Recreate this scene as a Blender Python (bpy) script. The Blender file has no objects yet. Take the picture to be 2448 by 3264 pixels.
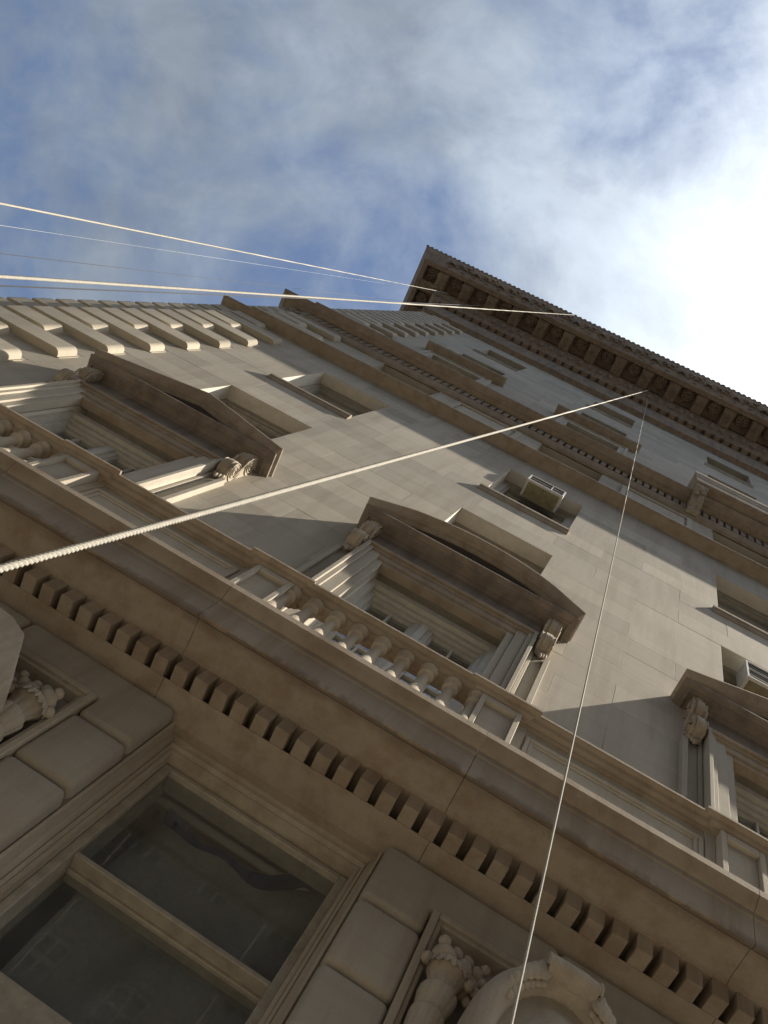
import bpy, bmesh, math, random
from mathutils import Vector, Matrix
random.seed(7)
scene = bpy.context.scene
COL = scene.collection
S, EYE = 3.2, 1.6            # one unit below = distance from the lens to the facade plane (3.2 m); eye height 1.6 m
def W(x, y, z): return Vector((x*S, y*S, z*S+EYE))

# ------------------------------------------------------------------ camera
R = ((0.86143447, -0.39734841, 0.31629874), (0.46846783, 0.86220311, -0.19272697), (-0.196134, 0.31419744, 0.92887643))
cam = bpy.data.cameras.new('camera'); camo = bpy.data.objects.new('camera', cam); COL.objects.link(camo)
cam.sensor_fit = 'HORIZONTAL'; cam.sensor_width = 36; cam.lens = 36*2928.37/2448
cam.clip_start = 0.05; cam.clip_end = 2000
rt, dn, fw = Vector(R[0]), Vector(R[1]), Vector(R[2])
camo.matrix_world = Matrix(((rt.x, -dn.x, -fw.x, 0), (rt.y, -dn.y, -fw.y, 0), (rt.z, -dn.z, -fw.z, EYE), (0, 0, 0, 1)))
scene.camera = camo
# ------------------------------------------------------------------ sun, sky, exposure
SUN = Vector((5.03, -1.0, 8.4)).normalized()
sl = bpy.data.lights.new('sun', 'SUN'); so = bpy.data.objects.new('sun', sl); COL.objects.link(so)
sl.energy = 4.4; sl.angle = math.radians(0.55); sl.color = (1.0, 0.89, 0.73)
so.rotation_euler = SUN.to_track_quat('Z', 'Y').to_euler(); so.location = (0, -5, 60)
scene.view_settings.view_transform = 'Standard'; scene.view_settings.look = 'None'
scene.view_settings.exposure = 1.4; scene.view_settings.gamma = 1; scene.view_settings.use_curve_mapping = False
SKY_STRENGTH = 0.06
world = bpy.data.worlds.new('World'); scene.world = world; world.use_nodes = True
nt = world.node_tree; nt.nodes.clear()
def N(t, typ, **kw):
    n = t.nodes.new(typ)
    for k_, v in kw.items():
        if k_ == 'ins':
            for a, b in v.items(): n.inputs[a].default_value = b
        else: setattr(n, k_, v)
    return n
def math_(t, op, a, b=None, clamp=False):
    n = t.nodes.new('ShaderNodeMath'); n.operation = op; n.use_clamp = clamp
    for i, v in enumerate((a, b)):
        if v is None: continue
        if isinstance(v, (int, float)): n.inputs[i].default_value = v
        else: t.links.new(v, n.inputs[i])
    return n.outputs[0]
def ramp(t, fac, stops):
    n = t.nodes.new('ShaderNodeValToRGB'); e = n.color_ramp.elements
    while len(e) < len(stops): e.new(0.5)
    for el, (p, c) in zip(e, stops):
        el.position = p; el.color = (c, c, c, 1) if isinstance(c, (int, float)) else (*c, 1)
    t.links.new(fac, n.inputs[0]); return n.outputs[0]
def mix(t, fac, a, b, mode='MIX'):
    n = t.nodes.new('ShaderNodeMix'); n.data_type = 'RGBA'; n.blend_type = mode
    for sock, v in ((n.inputs[0], fac), (n.inputs[6], a), (n.inputs[7], b)):
        if isinstance(v, (int, float)): sock.default_value = v
        elif isinstance(v, tuple): sock.default_value = (*v, 1)
        else: t.links.new(v, sock)
    return n.outputs[2]
sky = N(nt, 'ShaderNodeTexSky', sky_type='NISHITA', sun_disc=False)
sky.sun_elevation = math.asin(SUN.z); sky.sun_rotation = math.atan2(SUN.x, SUN.y)
sky.air_density = 1.0; sky.dust_density = 1.2; sky.ozone_density = 2.0
tc = N(nt, 'ShaderNodeTexCoord')
# thin cloud deck: the view direction projected on a plane overhead, then layered noise
sep = N(nt, 'ShaderNodeSeparateXYZ'); nt.links.new(tc.outputs['Generated'], sep.inputs[0])
zc = math_(nt, 'MAXIMUM', sep.outputs[2], 0.08)
px = math_(nt, 'DIVIDE', sep.outputs[0], zc); py = math_(nt, 'DIVIDE', sep.outputs[1], zc)
comb = N(nt, 'ShaderNodeCombineXYZ'); nt.links.new(px, comb.inputs[0]); nt.links.new(py, comb.inputs[1])
mp = N(nt, 'ShaderNodeMapping'); nt.links.new(comb.outputs[0], mp.inputs[0])
mp.inputs['Rotation'].default_value = (0, 0, math.radians(25)); mp.inputs['Scale'].default_value = (1.0, 1.25, 1); mp.inputs['Location'].default_value = (0.369, 33.518, 0)
n1 = N(nt, 'ShaderNodeTexNoise', ins={'Scale': 3.0, 'Detail': 8.0, 'Roughness': 0.58, 'Distortion': 0.35}); nt.links.new(mp.outputs[0], n1.inputs['Vector'])
n2 = N(nt, 'ShaderNodeTexNoise', ins={'Scale': 7.5, 'Detail': 6.0, 'Roughness': 0.6, 'Distortion': 0.3}); nt.links.new(mp.outputs[0], n2.inputs['Vector'])
dens = math_(nt, 'ADD', math_(nt, 'MULTIPLY', n1.outputs[0], 0.8), math_(nt, 'MULTIPLY', n2.outputs[0], 0.2))
vd = N(nt, 'ShaderNodeVectorMath', operation='DOT_PRODUCT'); nt.links.new(tc.outputs['Generated'], vd.inputs[0]); vd.inputs[1].default_value = SUN
cs = math_(nt, 'MAXIMUM', vd.outputs['Value'], 0.0)
glow = math_(nt, 'POWER', cs, 8.0)                       # light scattered forward through the thin cloud round the sun
dens2 = math_(nt, 'ADD', dens, math_(nt, 'MULTIPLY', glow, 0.36))
mask = ramp(nt, dens2, [(0.39, 0.05), (0.48, 0.55), (0.60, 1.0)])
wide = math_(nt, 'POWER', cs, 3.0)
cb = math_(nt, 'ADD', math_(nt, 'ADD', 2.0, math_(nt, 'MULTIPLY', wide, 2.6)), math_(nt, 'MULTIPLY', glow, 14.0))
cb = math_(nt, 'MULTIPLY', cb, math_(nt, 'ADD', 0.55, math_(nt, 'MULTIPLY', n2.outputs[0], 0.9)))
vm = N(nt, 'ShaderNodeVectorMath', operation='SCALE'); nt.links.new(mix(nt, math_(nt, 'MULTIPLY', glow, 2.0, True), (0.86, 1.0, 1.17), (0.97, 1.0, 1.02)), vm.inputs[0]); nt.links.new(cb, vm.inputs['Scale'])
skyc = mix(nt, math_(nt, 'MULTIPLY', mask, 0.92), sky.outputs[0], vm.outputs[0])
bg = N(nt, 'ShaderNodeBackground'); nt.links.new(skyc, bg.inputs[0]); bg.inputs[1].default_value = SKY_STRENGTH
out = N(nt, 'ShaderNodeOutputWorld'); nt.links.new(bg.outputs[0], out.inputs[0])

# ------------------------------------------------------------------ materials
def newmat(name):
    m = bpy.data.materials.new(name); m.use_nodes = True; t = m.node_tree; t.nodes.clear()
    o = t.nodes.new('ShaderNodeOutputMaterial'); p = t.nodes.new('ShaderNodeBsdfPrincipled')
    t.links.new(p.outputs[0], o.inputs[0]); return m, t, p
def stone(name, base, alt, stain, stain_amt=0.5, rnd=0.16, courses=None, bump=0.25, streak=0.3):
    m, t, p = newmat(name)
    geo = N(t, 'ShaderNodeNewGeometry'); oi = N(t, 'ShaderNodeObjectInfo')
    big = N(t, 'ShaderNodeTexNoise', ins={'Scale': 0.9, 'Detail': 5.0, 'Roughness': 0.6}); t.links.new(geo.outputs['Position'], big.inputs['Vector'])
    fine = N(t, 'ShaderNodeTexNoise', ins={'Scale': 55.0, 'Detail': 4.0, 'Roughness': 0.7}); t.links.new(geo.outputs['Position'], fine.inputs['Vector'])
    mpn = N(t, 'ShaderNodeMapping'); t.links.new(geo.outputs['Position'], mpn.inputs[0]); mpn.inputs['Scale'].default_value = (4.0, 4.0, 0.45)
    st = N(t, 'ShaderNodeTexNoise', ins={'Scale': 1.6, 'Detail': 5.0, 'Roughness': 0.62}); t.links.new(mpn.outputs[0], st.inputs['Vector'])
    mph = N(t, 'ShaderNodeMapping'); t.links.new(geo.outputs['Position'], mph.inputs[0]); mph.inputs['Scale'].default_value = (0.5, 3.0, 7.0)
    bed = N(t, 'ShaderNodeTexNoise', ins={'Scale': 1.7, 'Detail': 4.0, 'Roughness': 0.6}); t.links.new(mph.outputs[0], bed.inputs['Vector'])
    c = mix(t, ramp(t, big.outputs[0], [(0.35, 0.0), (0.65, 1.0)]), base, alt)
    c = mix(t, math_(t, 'MULTIPLY', ramp(t, st.outputs[0], [(0.44, 0.0), (0.64, 1.0)]), stain_amt), c, stain)
    c = mix(t, math_(t, 'MULTIPLY', ramp(t, bed.outputs[0], [(0.45, 0.0), (0.7, 1.0)]), streak), c, tuple(v*0.72 for v in base))
    val = math_(t, 'ADD', 1.0-rnd*0.5, math_(t, 'MULTIPLY', oi.outputs['Random'], rnd))
    val = math_(t, 'MULTIPLY', val, math_(t, 'ADD', 0.86, math_(t, 'MULTIPLY', fine.outputs[0], 0.28)))
    if courses:
        # far ashlar, too small to pick apart: course and block tone steps
        h, wd = courses; sp = N(t, 'ShaderNodeSeparateXYZ'); t.links.new(geo.outputs['Position'], sp.inputs[0])
        bt = N(t, 'ShaderNodeTexBrick', offset=0.5, ins={'Scale': 1.0, 'Mortar Size': 0.006, 'Brick Width': wd, 'Row Height': h, 'Color1': (0.84, 0.84, 0.84, 1), 'Color2': (1.1, 1.1, 1.1, 1), 'Mortar': (0.8, 0.8, 0.8, 1)})
        cb_ = N(t, 'ShaderNodeCombineXYZ'); t.links.new(sp.outputs[0], cb_.inputs[0]); t.links.new(sp.outputs[2], cb_.inputs[1]); t.links.new(cb_.outputs[0], bt.inputs['Vector'])
        c = mix(t, 1.0, c, bt.outputs['Color'], 'MULTIPLY')
    vs = N(t, 'ShaderNodeVectorMath', operation='SCALE'); t.links.new(c, vs.inputs[0]); t.links.new(val, vs.inputs['Scale'])
    t.links.new(vs.outputs[0], p.inputs['Base Color']); p.inputs['Roughness'].default_value = 0.9
    bn = N(t, 'ShaderNodeBump', ins={'Strength': bump, 'Distance': 0.006}); t.links.new(fine.outputs[0], bn.inputs['Height']); t.links.new(bn.outputs[0], p.inputs['Normal'])
    return m
def ledge_stone_mat():
    """limestone of the ledge: a sooty tide mark with a ragged edge runs along the soffit behind the drip"""
    m = stone('ledge_limestone', (0.325, 0.27, 0.205), (0.28, 0.24, 0.19), (0.21, 0.15, 0.10), 0.65, 0.16)
    t = m.node_tree; p = next(n for n in t.nodes if n.type == 'BSDF_PRINCIPLED'); src = p.inputs['Base Color'].links[0].from_socket
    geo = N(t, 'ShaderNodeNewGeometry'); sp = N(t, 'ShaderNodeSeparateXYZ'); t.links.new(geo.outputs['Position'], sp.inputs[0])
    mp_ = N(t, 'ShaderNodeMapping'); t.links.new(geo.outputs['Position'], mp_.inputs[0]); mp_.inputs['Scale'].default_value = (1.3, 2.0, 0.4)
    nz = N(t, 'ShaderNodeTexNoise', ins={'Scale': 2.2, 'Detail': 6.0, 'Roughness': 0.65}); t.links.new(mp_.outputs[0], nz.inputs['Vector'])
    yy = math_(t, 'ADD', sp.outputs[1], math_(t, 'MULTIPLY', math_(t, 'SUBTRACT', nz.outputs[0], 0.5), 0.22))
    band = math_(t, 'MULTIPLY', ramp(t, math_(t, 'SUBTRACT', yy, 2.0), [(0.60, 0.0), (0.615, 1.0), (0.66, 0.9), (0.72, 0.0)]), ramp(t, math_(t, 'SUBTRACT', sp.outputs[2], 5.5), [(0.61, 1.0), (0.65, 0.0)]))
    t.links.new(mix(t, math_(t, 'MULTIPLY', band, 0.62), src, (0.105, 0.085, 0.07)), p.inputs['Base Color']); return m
def paint(name, base, rough=0.55, var=0.25, scale=14.0, metal=0.0):
    m, t, p = newmat(name); geo = N(t, 'ShaderNodeNewGeometry')
    n = N(t, 'ShaderNodeTexNoise', ins={'Scale': scale, 'Detail': 5.0, 'Roughness': 0.65}); t.links.new(geo.outputs['Position'], n.inputs['Vector'])
    t.links.new(mix(t, ramp(t, n.outputs[0], [(0.35, 0.0), (0.7, 1.0)]), tuple(v*(1-var) for v in base), base), p.inputs['Base Color'])
    p.inputs['Roughness'].default_value = rough; p.inputs['Metallic'].default_value = metal; return m
def glassmat(name, tint=(0.55, 0.6, 0.6), refl=1.0):
    m = bpy.data.materials.new(name); m.use_nodes = True; t = m.node_tree; t.nodes.clear()
    o = t.nodes.new('ShaderNodeOutputMaterial'); geo = N(t, 'ShaderNodeNewGeometry')
    tr = N(t, 'ShaderNodeBsdfTransparent'); tr.inputs[0].default_value = (*tint, 1)
    gl = N(t, 'ShaderNodeBsdfGlossy'); gl.inputs['Roughness'].default_value = 0.02; gl.inputs[0].default_value = (0.9, 0.95, 1, 1)
    df = N(t, 'ShaderNodeBsdfDiffuse'); df.inputs[0].default_value = (0.26, 0.265, 0.255, 1)
    nz = N(t, 'ShaderNodeTexNoise', ins={'Scale': 3.0, 'Detail': 4.0}); t.links.new(geo.outputs['Position'], nz.inputs['Vector'])
    bn = N(t, 'ShaderNodeBump', ins={'Strength': 0.02, 'Distance': 0.02}); t.links.new(nz.outputs[0], bn.inputs['Height']); t.links.new(bn.outputs[0], gl.inputs['Normal'])
    fr = N(t, 'ShaderNodeFresnel', ins={'IOR': 1.5})
    a = N(t, 'ShaderNodeMixShader'); t.links.new(math_(t, 'MULTIPLY', ramp(t, nz.outputs[0], [(0.3, 0.25), (0.8, 1.0)]), 0.22), a.inputs[0]); t.links.new(tr.outputs[0], a.inputs[1]); t.links.new(df.outputs[0], a.inputs[2])
    b = N(t, 'ShaderNodeMixShader'); t.links.new(math_(t, 'MULTIPLY', math_(t, 'MULTIPLY', fr.outputs[0], refl*1.8, True), math_(t, 'SUBTRACT', 1.0, geo.outputs['Backfacing'])), b.inputs[0]); t.links.new(a.outputs[0], b.inputs[1]); t.links.new(gl.outputs[0], b.inputs[2])
    t.links.new(b.outputs[0], o.inputs[0]); return m
M_WALL = stone('ashlar_limestone', (0.43, 0.395, 0.33), (0.39, 0.36, 0.30), (0.29, 0.24, 0.18), 0.42, 0.28)
M_FAR = stone('far_ashlar_limestone', (0.41, 0.375, 0.31), (0.37, 0.345, 0.285), (0.31, 0.265, 0.205), 0.30, 0.0, courses=(0.4698, 1.2))
M_JOINT = stone('mortar', (0.62, 0.585, 0.51), (0.55, 0.52, 0.45), (0.40, 0.35, 0.28), 0.3, 0.0)
M_TRIM = stone('moulded_limestone', (0.33, 0.275, 0.205), (0.285, 0.24, 0.185), (0.20, 0.145, 0.10), 0.6, 0.12)
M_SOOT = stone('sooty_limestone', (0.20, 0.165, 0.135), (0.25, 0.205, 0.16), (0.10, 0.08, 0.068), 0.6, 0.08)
M_SHADE = stone('shade_black_limestone', (0.075, 0.065, 0.06), (0.09, 0.075, 0.065), (0.05, 0.042, 0.038), 0.5, 0.05)  # near-black colour paints the deep shade in the pediment hollows
M_LEDGE = ledge_stone_mat()
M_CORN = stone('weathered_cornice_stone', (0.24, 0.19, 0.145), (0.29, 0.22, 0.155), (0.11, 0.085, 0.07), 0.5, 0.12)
M_CARVE = stone('carved_limestone', (0.42, 0.37, 0.29), (0.37, 0.32, 0.25), (0.22, 0.17, 0.125), 0.5, 0.1, bump=0.6)
M_RUST = stone('rusticated_limestone', (0.36, 0.33, 0.275), (0.33, 0.295, 0.24), (0.22, 0.17, 0.13), 0.35, 0.14)
M_QUOIN = stone('quoin_limestone', (0.43, 0.39, 0.315), (0.39, 0.355, 0.29), (0.29, 0.24, 0.185), 0.25, 0.14)
M_WOOD = paint('painted_window_wood', (0.40, 0.36, 0.29), 0.5, 0.3)
M_WHITE = paint('pale_window_paint', (0.50, 0.48, 0.42), 0.5, 0.2)
M_GLASS = glassmat('window_glass', (0.95, 0.965, 0.96))
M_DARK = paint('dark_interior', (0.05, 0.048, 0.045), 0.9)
M_ROOM = paint('dim_room_plaster', (0.62, 0.60, 0.55), 0.9, 0.2, 2.0)
M_BLIND = paint('drawn_blind', (0.20, 0.19, 0.145), 0.8, 0.15, 4.0)
M_ROPE = paint('white_rope_fibre', (0.47, 0.455, 0.405), 0.9, 0.4, 260.0)
M_WIRE = paint('dark_cable', (0.03, 0.032, 0.04), 0.5)
M_PWIRE = paint('pale_cord', (0.55, 0.55, 0.55), 0.6)
M_ACW = paint('air_conditioner_white_metal', (0.62, 0.61, 0.57), 0.45, 0.25, 20.0)
M_ACB = paint('air_conditioner_beige_panel', (0.25, 0.22, 0.125), 0.6, 0.4, 12.0)
M_ACD = paint('air_conditioner_dark_grille', (0.045, 0.045, 0.05), 0.5)
M_CRUST = paint('dark_cresting_metal', (0.035, 0.033, 0.035), 0.6)
M_ASPH = paint('asphalt', (0.055, 0.055, 0.055), 0.9, 0.3, 6.0)
M_PAVE = paint('concrete_paving', (0.17, 0.15, 0.12), 0.9, 0.25, 3.0)
M_BRICK = stone('tan_brick', (0.17, 0.125, 0.09), (0.14, 0.105, 0.08), (0.08, 0.06, 0.05), 0.4, 0.0)
M_CLOTH = paint('grey_cloth', (0.27, 0.28, 0.27), 0.9, 0.2, 30.0)
M_BLUE = paint('blue_cloth_border', (0.025, 0.055, 0.16), 0.9, 0.2, 30.0)

# ------------------------------------------------------------------ mesh helpers (all in facade units)
class MB:
    def __init__(s): s.v = []; s.f = []
    def add(s, vs, fs):
        b = len(s.v); s.v += [tuple(v) for v in vs]; s.f += [tuple(b+i for i in f) for f in fs]; return s
    def box(s, x0, x1, y0, y1, z0, z1):
        return s.add([(x, y, z) for z in (z0, z1) for y in (y0, y1) for x in (x0, x1)], [(0, 1, 3, 2), (4, 6, 7, 5), (0, 4, 5, 1), (2, 3, 7, 6), (0, 2, 6, 4), (1, 5, 7, 3)])
    def rings(s, rings, close=True, caps=True):
        n = len(rings[0]); vs = [p for r in rings for p in r]; fs = []
        for i in range(len(rings)-1):
            for j in range(n if close else n-1):
                a, b = i*n+j, i*n+(j+1) % n; fs.append((a, b, b+n, a+n))
        if caps: fs += [tuple(range(n))[::-1], tuple((len(rings)-1)*n+j for j in range(n))]
        return s.add(vs, fs)
    def ex(s, prof, x0, x1): return s.rings([[(x, y, z) for y, z in prof] for x in (x0, x1)])
    def ey(s, prof, y0, y1): return s.rings([[(x, y, z) for x, z in prof] for y in (y0, y1)])
    def ez(s, prof, z0, z1): return s.rings([[(x, y, z) for x, y in prof] for z in (z0, z1)])
    def sweep(s, prof, path):
        """profile (projection, z) swept along plan path; projection goes to the left of the path"""
        d = [(Vector(path[i+1])-Vector(path[i])).normalized() for i in range(len(path)-1)]
        nr = [Vector((-a.y, a.x)) for a in d]; rg = []
        for i, pt in enumerate(path):
            if i == 0: m = nr[0]
            elif i == len(path)-1: m = nr[-1]
            else: m = (nr[i-1]+nr[i]); m = m/(m.dot(nr[i]))
            rg.append([(pt[0]+m.x*p, pt[1]+m.y*p, z) for p, z in prof])
        return s.rings(rg)
    def lathe(s, cx, cy, prof, n=16):
        return s.rings([[(cx+r*math.cos(2*math.pi*j/n), cy+r*math.sin(2*math.pi*j/n), z) for j in range(n)] for r, z in prof])
    def ball(s, c, r, n=10, m=6):
        rx, ry, rz = (r, r, r) if isinstance(r, (int, float)) else r
        return s.rings([[(c[0]+rx*math.sin(a)*math.cos(2*math.pi*j/n), c[1]+ry*math.sin(a)*math.sin(2*math.pi*j/n), c[2]+rz*math.cos(a)) for j in range(n)]
                        for a in [math.pi*(0.02+0.96*i/m) for i in range(m+1)]])
    def tube(s, pts, rad, n=8):
        rg = []; pts = [Vector(p) for p in pts]
        for i, p in enumerate(pts):
            t = (pts[min(i+1, len(pts)-1)]-pts[max(i-1, 0)]).normalized(); u = t.orthogonal().normalized(); w = t.cross(u)
            r = rad[i] if isinstance(rad, (list, tuple)) else rad
            rg.append([tuple(p+u*(r*math.cos(2*math.pi*j/n))+w*(r*math.sin(2*math.pi*j/n))) for j in range(n)])
        return s.rings(rg)
    def along(s, line, prof):
        """line = list of (x, ztop); prof = list of (y, h): raking or curved cornice"""
        return s.rings([[(x, y, z+h) for y, h in prof] for x, z in line])
    def mesh(s, name, o=(0, 0, 0), smooth=None, bevel=None):
        me = bpy.data.meshes.new(name); bm = bmesh.new()
        vs = [bm.verts.new(((x-o[0])*S, (y-o[1])*S, (z-o[2])*S)) for x, y, z in s.v]
        for f in s.f:
            try: bm.faces.new([vs[i] for i in f])
            except ValueError: pass
        bmesh.ops.recalc_face_normals(bm, faces=bm.faces)
        if bevel:
            es = [e for e in bm.edges if bevel[2](e)] if len(bevel) > 2 else bm.edges[:]
            bmesh.ops.bevel(bm, geom=es, offset=bevel[0]*S, segments=bevel[1], affect='EDGES', profile=0.5, clamp_overlap=True)
        bm.to_mesh(me); bm.free()
        if smooth:
            me.polygons.foreach_set('use_smooth', [True]*len(me.polygons)); me.set_sharp_from_angle(angle=math.radians(smooth))
        return me
WL = {}                      # unit origin of every object
def link(name, data, o=(0, 0, 0), parent=None, mat=None, kind=None):
    ob = bpy.data.objects.new(name, data); COL.objects.link(ob); WL[ob] = Vector(o)
    if parent:
        ob.parent = parent; ob.location = (Vector(o)-WL[parent])*S
    else: ob.location = W(*o)
    if mat and data and not data.materials: data.materials.append(mat)
    if kind: ob['kind'] = kind
    return ob
def put(name, mb, mat, parent=None, o=None, smooth=None, bevel=None, kind=None):
    if o is None:
        xs = [v[0] for v in mb.v]; ys = [v[1] for v in mb.v]; zs = [v[2] for v in mb.v]
        o = ((min(xs)+max(xs))/2, (min(ys)+max(ys))/2, min(zs))
    return link(name, mb.mesh(name, o, smooth, bevel), o, parent, mat, kind)
def tag(o, label, cat, group=None):
    o['label'] = label; o['category'] = cat
    if group: o['group'] = group
    return o
def clone(src, o, parent):
    c = src.copy(); COL.objects.link(c); WL[c] = Vector(o); c.parent = parent; c.location = (Vector(o)-WL[parent])*S
    for ch in list(src.children):
        clone(ch, WL[ch]-WL[src]+Vector(o), c)
    return c

# ------------------------------------------------------------------ ground
G0 = -EYE/S
def ground(name, x0, x1, y0, y1, z0, z1, m):
    put(name, MB().box(x0, x1, y0, y1, z0, z1), m, kind='structure')
ground('street', -300, 300, -300, 300, G0-0.2, G0-0.045, M_ASPH)
ground('sidewalk', -40, 40, -1.0, 1.02, G0-0.1, G0, M_PAVE)

# ------------------------------------------------------------------ the building
XL, XR = -2.353, 3.0
CX = [-1.349, -0.2555, 0.838]                 # window bays
HW = 0.1985
K0, KH = 2.875, 0.1468
def zk(k): return K0+KH*k
bld = link('apartment_building', None, (0.3, 1.0, G0))
tag(bld, 'tall beige limestone apartment building with pedimented windows, balustraded ledge and deep coffered cornice', 'building')

# --- main wall, with real openings
def wall_with_holes(mb, x0, x1, y0, y1, z0, z1, holes):
    """holes: (xa, xb, za, zb); split in columns"""
    xs = sorted({x0, x1, *[h[0] for h in holes], *[h[1] for h in holes]})
    xs = [x for x in xs if x0 <= x <= x1]
    for a, b in zip(xs, xs[1:]):
        hs = sorted([(h[2], h[3]) for h in holes if h[0] < b-1e-6 and h[1] > a+1e-6]); z = z0
        for ha, hb in hs:
            if ha > z: mb.box(a, b, y0, y1, z, ha)
            z = max(z, hb)
        if z < z1: mb.box(a, b, y0, y1, z, z1)
ROWS = {'A': (zk(7), zk(11)), 'B': (zk(0), zk(4)), 'F': (4.96, 5.49), 'H': (5.80, 6.60), 'C': (6.96, 7.56), 'D': (8.06, 8.61)}
low_holes, up_holes, fr_holes = [], [], []
for c in CX:
    for r in 'AB': low_holes.append((c-HW, c+HW, *ROWS[r]))
    low_holes.append((c-0.205, c+0.205, 1.4, 2.51))
    fr_holes.append((c-HW, c+HW, *ROWS['F']))
    for r in 'HCD': up_holes.append((c-HW, c+HW, *ROWS[r]))
mb = MB(); wall_with_holes(mb, XL, XR, 1.0009, 1.12, 1.36, 4.822, low_holes)
wall = put('wall', mb, M_JOINT, bld)
mb = MB(); wall_with_holes(mb, XL, XR, 1.0, 1.12, 4.822, 5.52, fr_holes); wall_with_holes(mb, XL, XR, 1.0, 1.12, 5.52, 9.0, up_holes)
put('upper_wall', mb, M_FAR, bld)
mb = MB(); mb.box(XL, XL+0.03, 1.1205, 4.5, G0, 9.7); mb.box(XL+0.03, XR, 4.4, 4.5, G0, 9.7); mb.box(XR-0.03, XR, 1.1205, 4.4, G0, 9.7); mb.box(XL, XR, 0.95, 4.5, 9.82, 9.9)
put('shell', mb, M_FAR, bld)
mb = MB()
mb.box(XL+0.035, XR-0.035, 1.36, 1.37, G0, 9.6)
put('dark_room_backing', mb, M_DARK, bld)  # near-black sheet standing in for the unlit rooms behind the panes

# --- ashlar blocks, each its own piece
cube = MB().ez([(-0.5, -0.5), (0.4965, -0.5), (0.5, 0.0), (0.5, 0.5), (-0.5, 0.5)], -0.5, 0.5).mesh('wall_block'); cube.materials.append(M_WALL)
for k in range(-9, 14):
    z0, z1 = zk(k), min(zk(k+1), 4.822)
    if z1-z0 < 0.03: continue
    long_ = k % 2
    js = []
    for i in range(-1, 2):
        d = 1.0935*i
        js += ([-0.802+d, -0.422+d, -0.083+d] if long_ else [-0.976+d, -0.626+d, -0.2555+d])
    x0 = -1.868 if long_ else -2.052
    xs = sorted([x for x in js if x0+0.08 < x < 1.36]); xs = [x0]+xs+[1.40]
    zm = (z0+z1)/2
    holes = [(a-(0.08 if zb < 2.56 and zb > 2.4 else 0), b+(0.08 if zb < 2.56 and zb > 2.4 else 0)) for a, b, za, zb in low_holes if za-0.01 < zm < zb+0.01]
    for a, b in zip(xs, xs[1:]):
        segs = [(a, b)]
        for ha, hb in holes:
            ns = []
            for p, q in segs:
                if hb <= p or ha >= q: ns.append((p, q)); continue
                if ha > p: ns.append((p, ha))
                if hb < q: ns.append((hb, q))
            segs = ns
        for p, q in segs:
            if q-p < 0.03: continue
            g = 0.0007; ob = link('wall_block', cube, ((p+q)/2, 1.0003+random.uniform(-0.0003, 0.0002), zm), wall)
            w = [q-p-2*g, 0.0006, z1-z0-0.0005]; ob.scale = w
            if any(abs(p-hb) < 1e-6 or abs(q-ha) < 1e-6 for ha, hb in holes): pass

# --- quoins up the corner, long and short by turns
def quoin_mesh(xr, z0, z1):
    pr = [(XL-0.012, 1.0025), (XL-0.012, 0.9955), (XL-0.010, 0.987), (XL+0.002, 0.9845), (-2.247, 0.9845), (-2.247, 0.974), (-2.243, 0.9695), (-2.238, 0.969)]
    r = 0.021
    for i in range(7):
        a = math.pi/2*i/6; pr.append((xr-0.008-r+r*math.sin(a), 0.969+0.021*(1-math.cos(a))))
    pr += [(xr-0.008, 0.998), (xr, 0.998), (xr, 1.0025)]
    return MB().ez(pr, z0, z1)
for k in range(-9, 42):
    z0, z1 = zk(k)+0.005, zk(k+1)-0.034
    if z0 < 1.5 or z1 > 8.97 or (z1 > 4.81 and z0 < 4.86) or (z1 > 5.5 and z0 < 5.76): continue
    put('quoin', quoin_mesh(-1.865 if k % 2 else -2.048, z0, z1), M_QUOIN, bld, smooth=35)

# --- string courses
side = [(XR, 1.0), (-2.245, 1.0), (-2.245, 1.012), (XL, 1.012), (XL, 1.4)]
def around(extra):            # front line with the corner stepping out over the quoins
    return [(XR, 1.0), (XL, 1.0), (XL, 1.4)]
def stepped(pr, q, name, mat, smooth=25):
    """corner block follows the quoins: main run, projecting run over the quoins, then the set-back strip"""
    m = MB(); m.sweep(pr, [(XR, 1.0), (-1.87, 1.0)])
    m.sweep([(p+0.0, z) for p, z in pr], [(-1.87, 1.0), (-2.214, 1.0)])
    m.sweep([(p-0.014, z-0.0006) for p, z in pr], [(-2.214, 1.0), (XL+0.004, 1.0), (XL+0.004, 1.4)])
    return put(name, m, mat, bld, smooth=smooth)
P1 = [(-0.005, 4.815), (0.0, 4.815), (0.008, 4.823), (0.012, 4.824), (0.058, 4.829), (0.066, 4.834), (0.072, 4.843), (0.0725, 4.850), (0.066, 4.853), (-0.005, 4.858)]
stepped(P1, 0, 'string_course', M_TRIM)
P2 = [(-0.005, 5.49), (0.0, 5.49), (0.006, 5.50), (0.015, 5.505), (0.02, 5.515), (0.034, 5.553), (0.0345, 5.558), (0.012, 5.560), (0.012, 5.700), (0.070, 5.700), (0.073, 5.695), (0.079, 5.697), (0.088, 5.712), (0.110, 5.726), (0.117, 5.734), (0.1185, 5.746), (0.112, 5.751), (-0.005, 5.758)]
string2 = stepped(P2, 0, 'string_course', M_TRIM)
d2 = MB().box(-0.0158, 0.0158, -0.0265, 0.0, 0, 0.1395).mesh('dentil'); d2.materials.append(M_TRIM)
n = 0; x = -2.30
while x < 1.9:
    link('dentil', d2, (x, 0.987 if x > -2.22 else 0.999, 5.5602), string2); x += 0.0472

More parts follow.
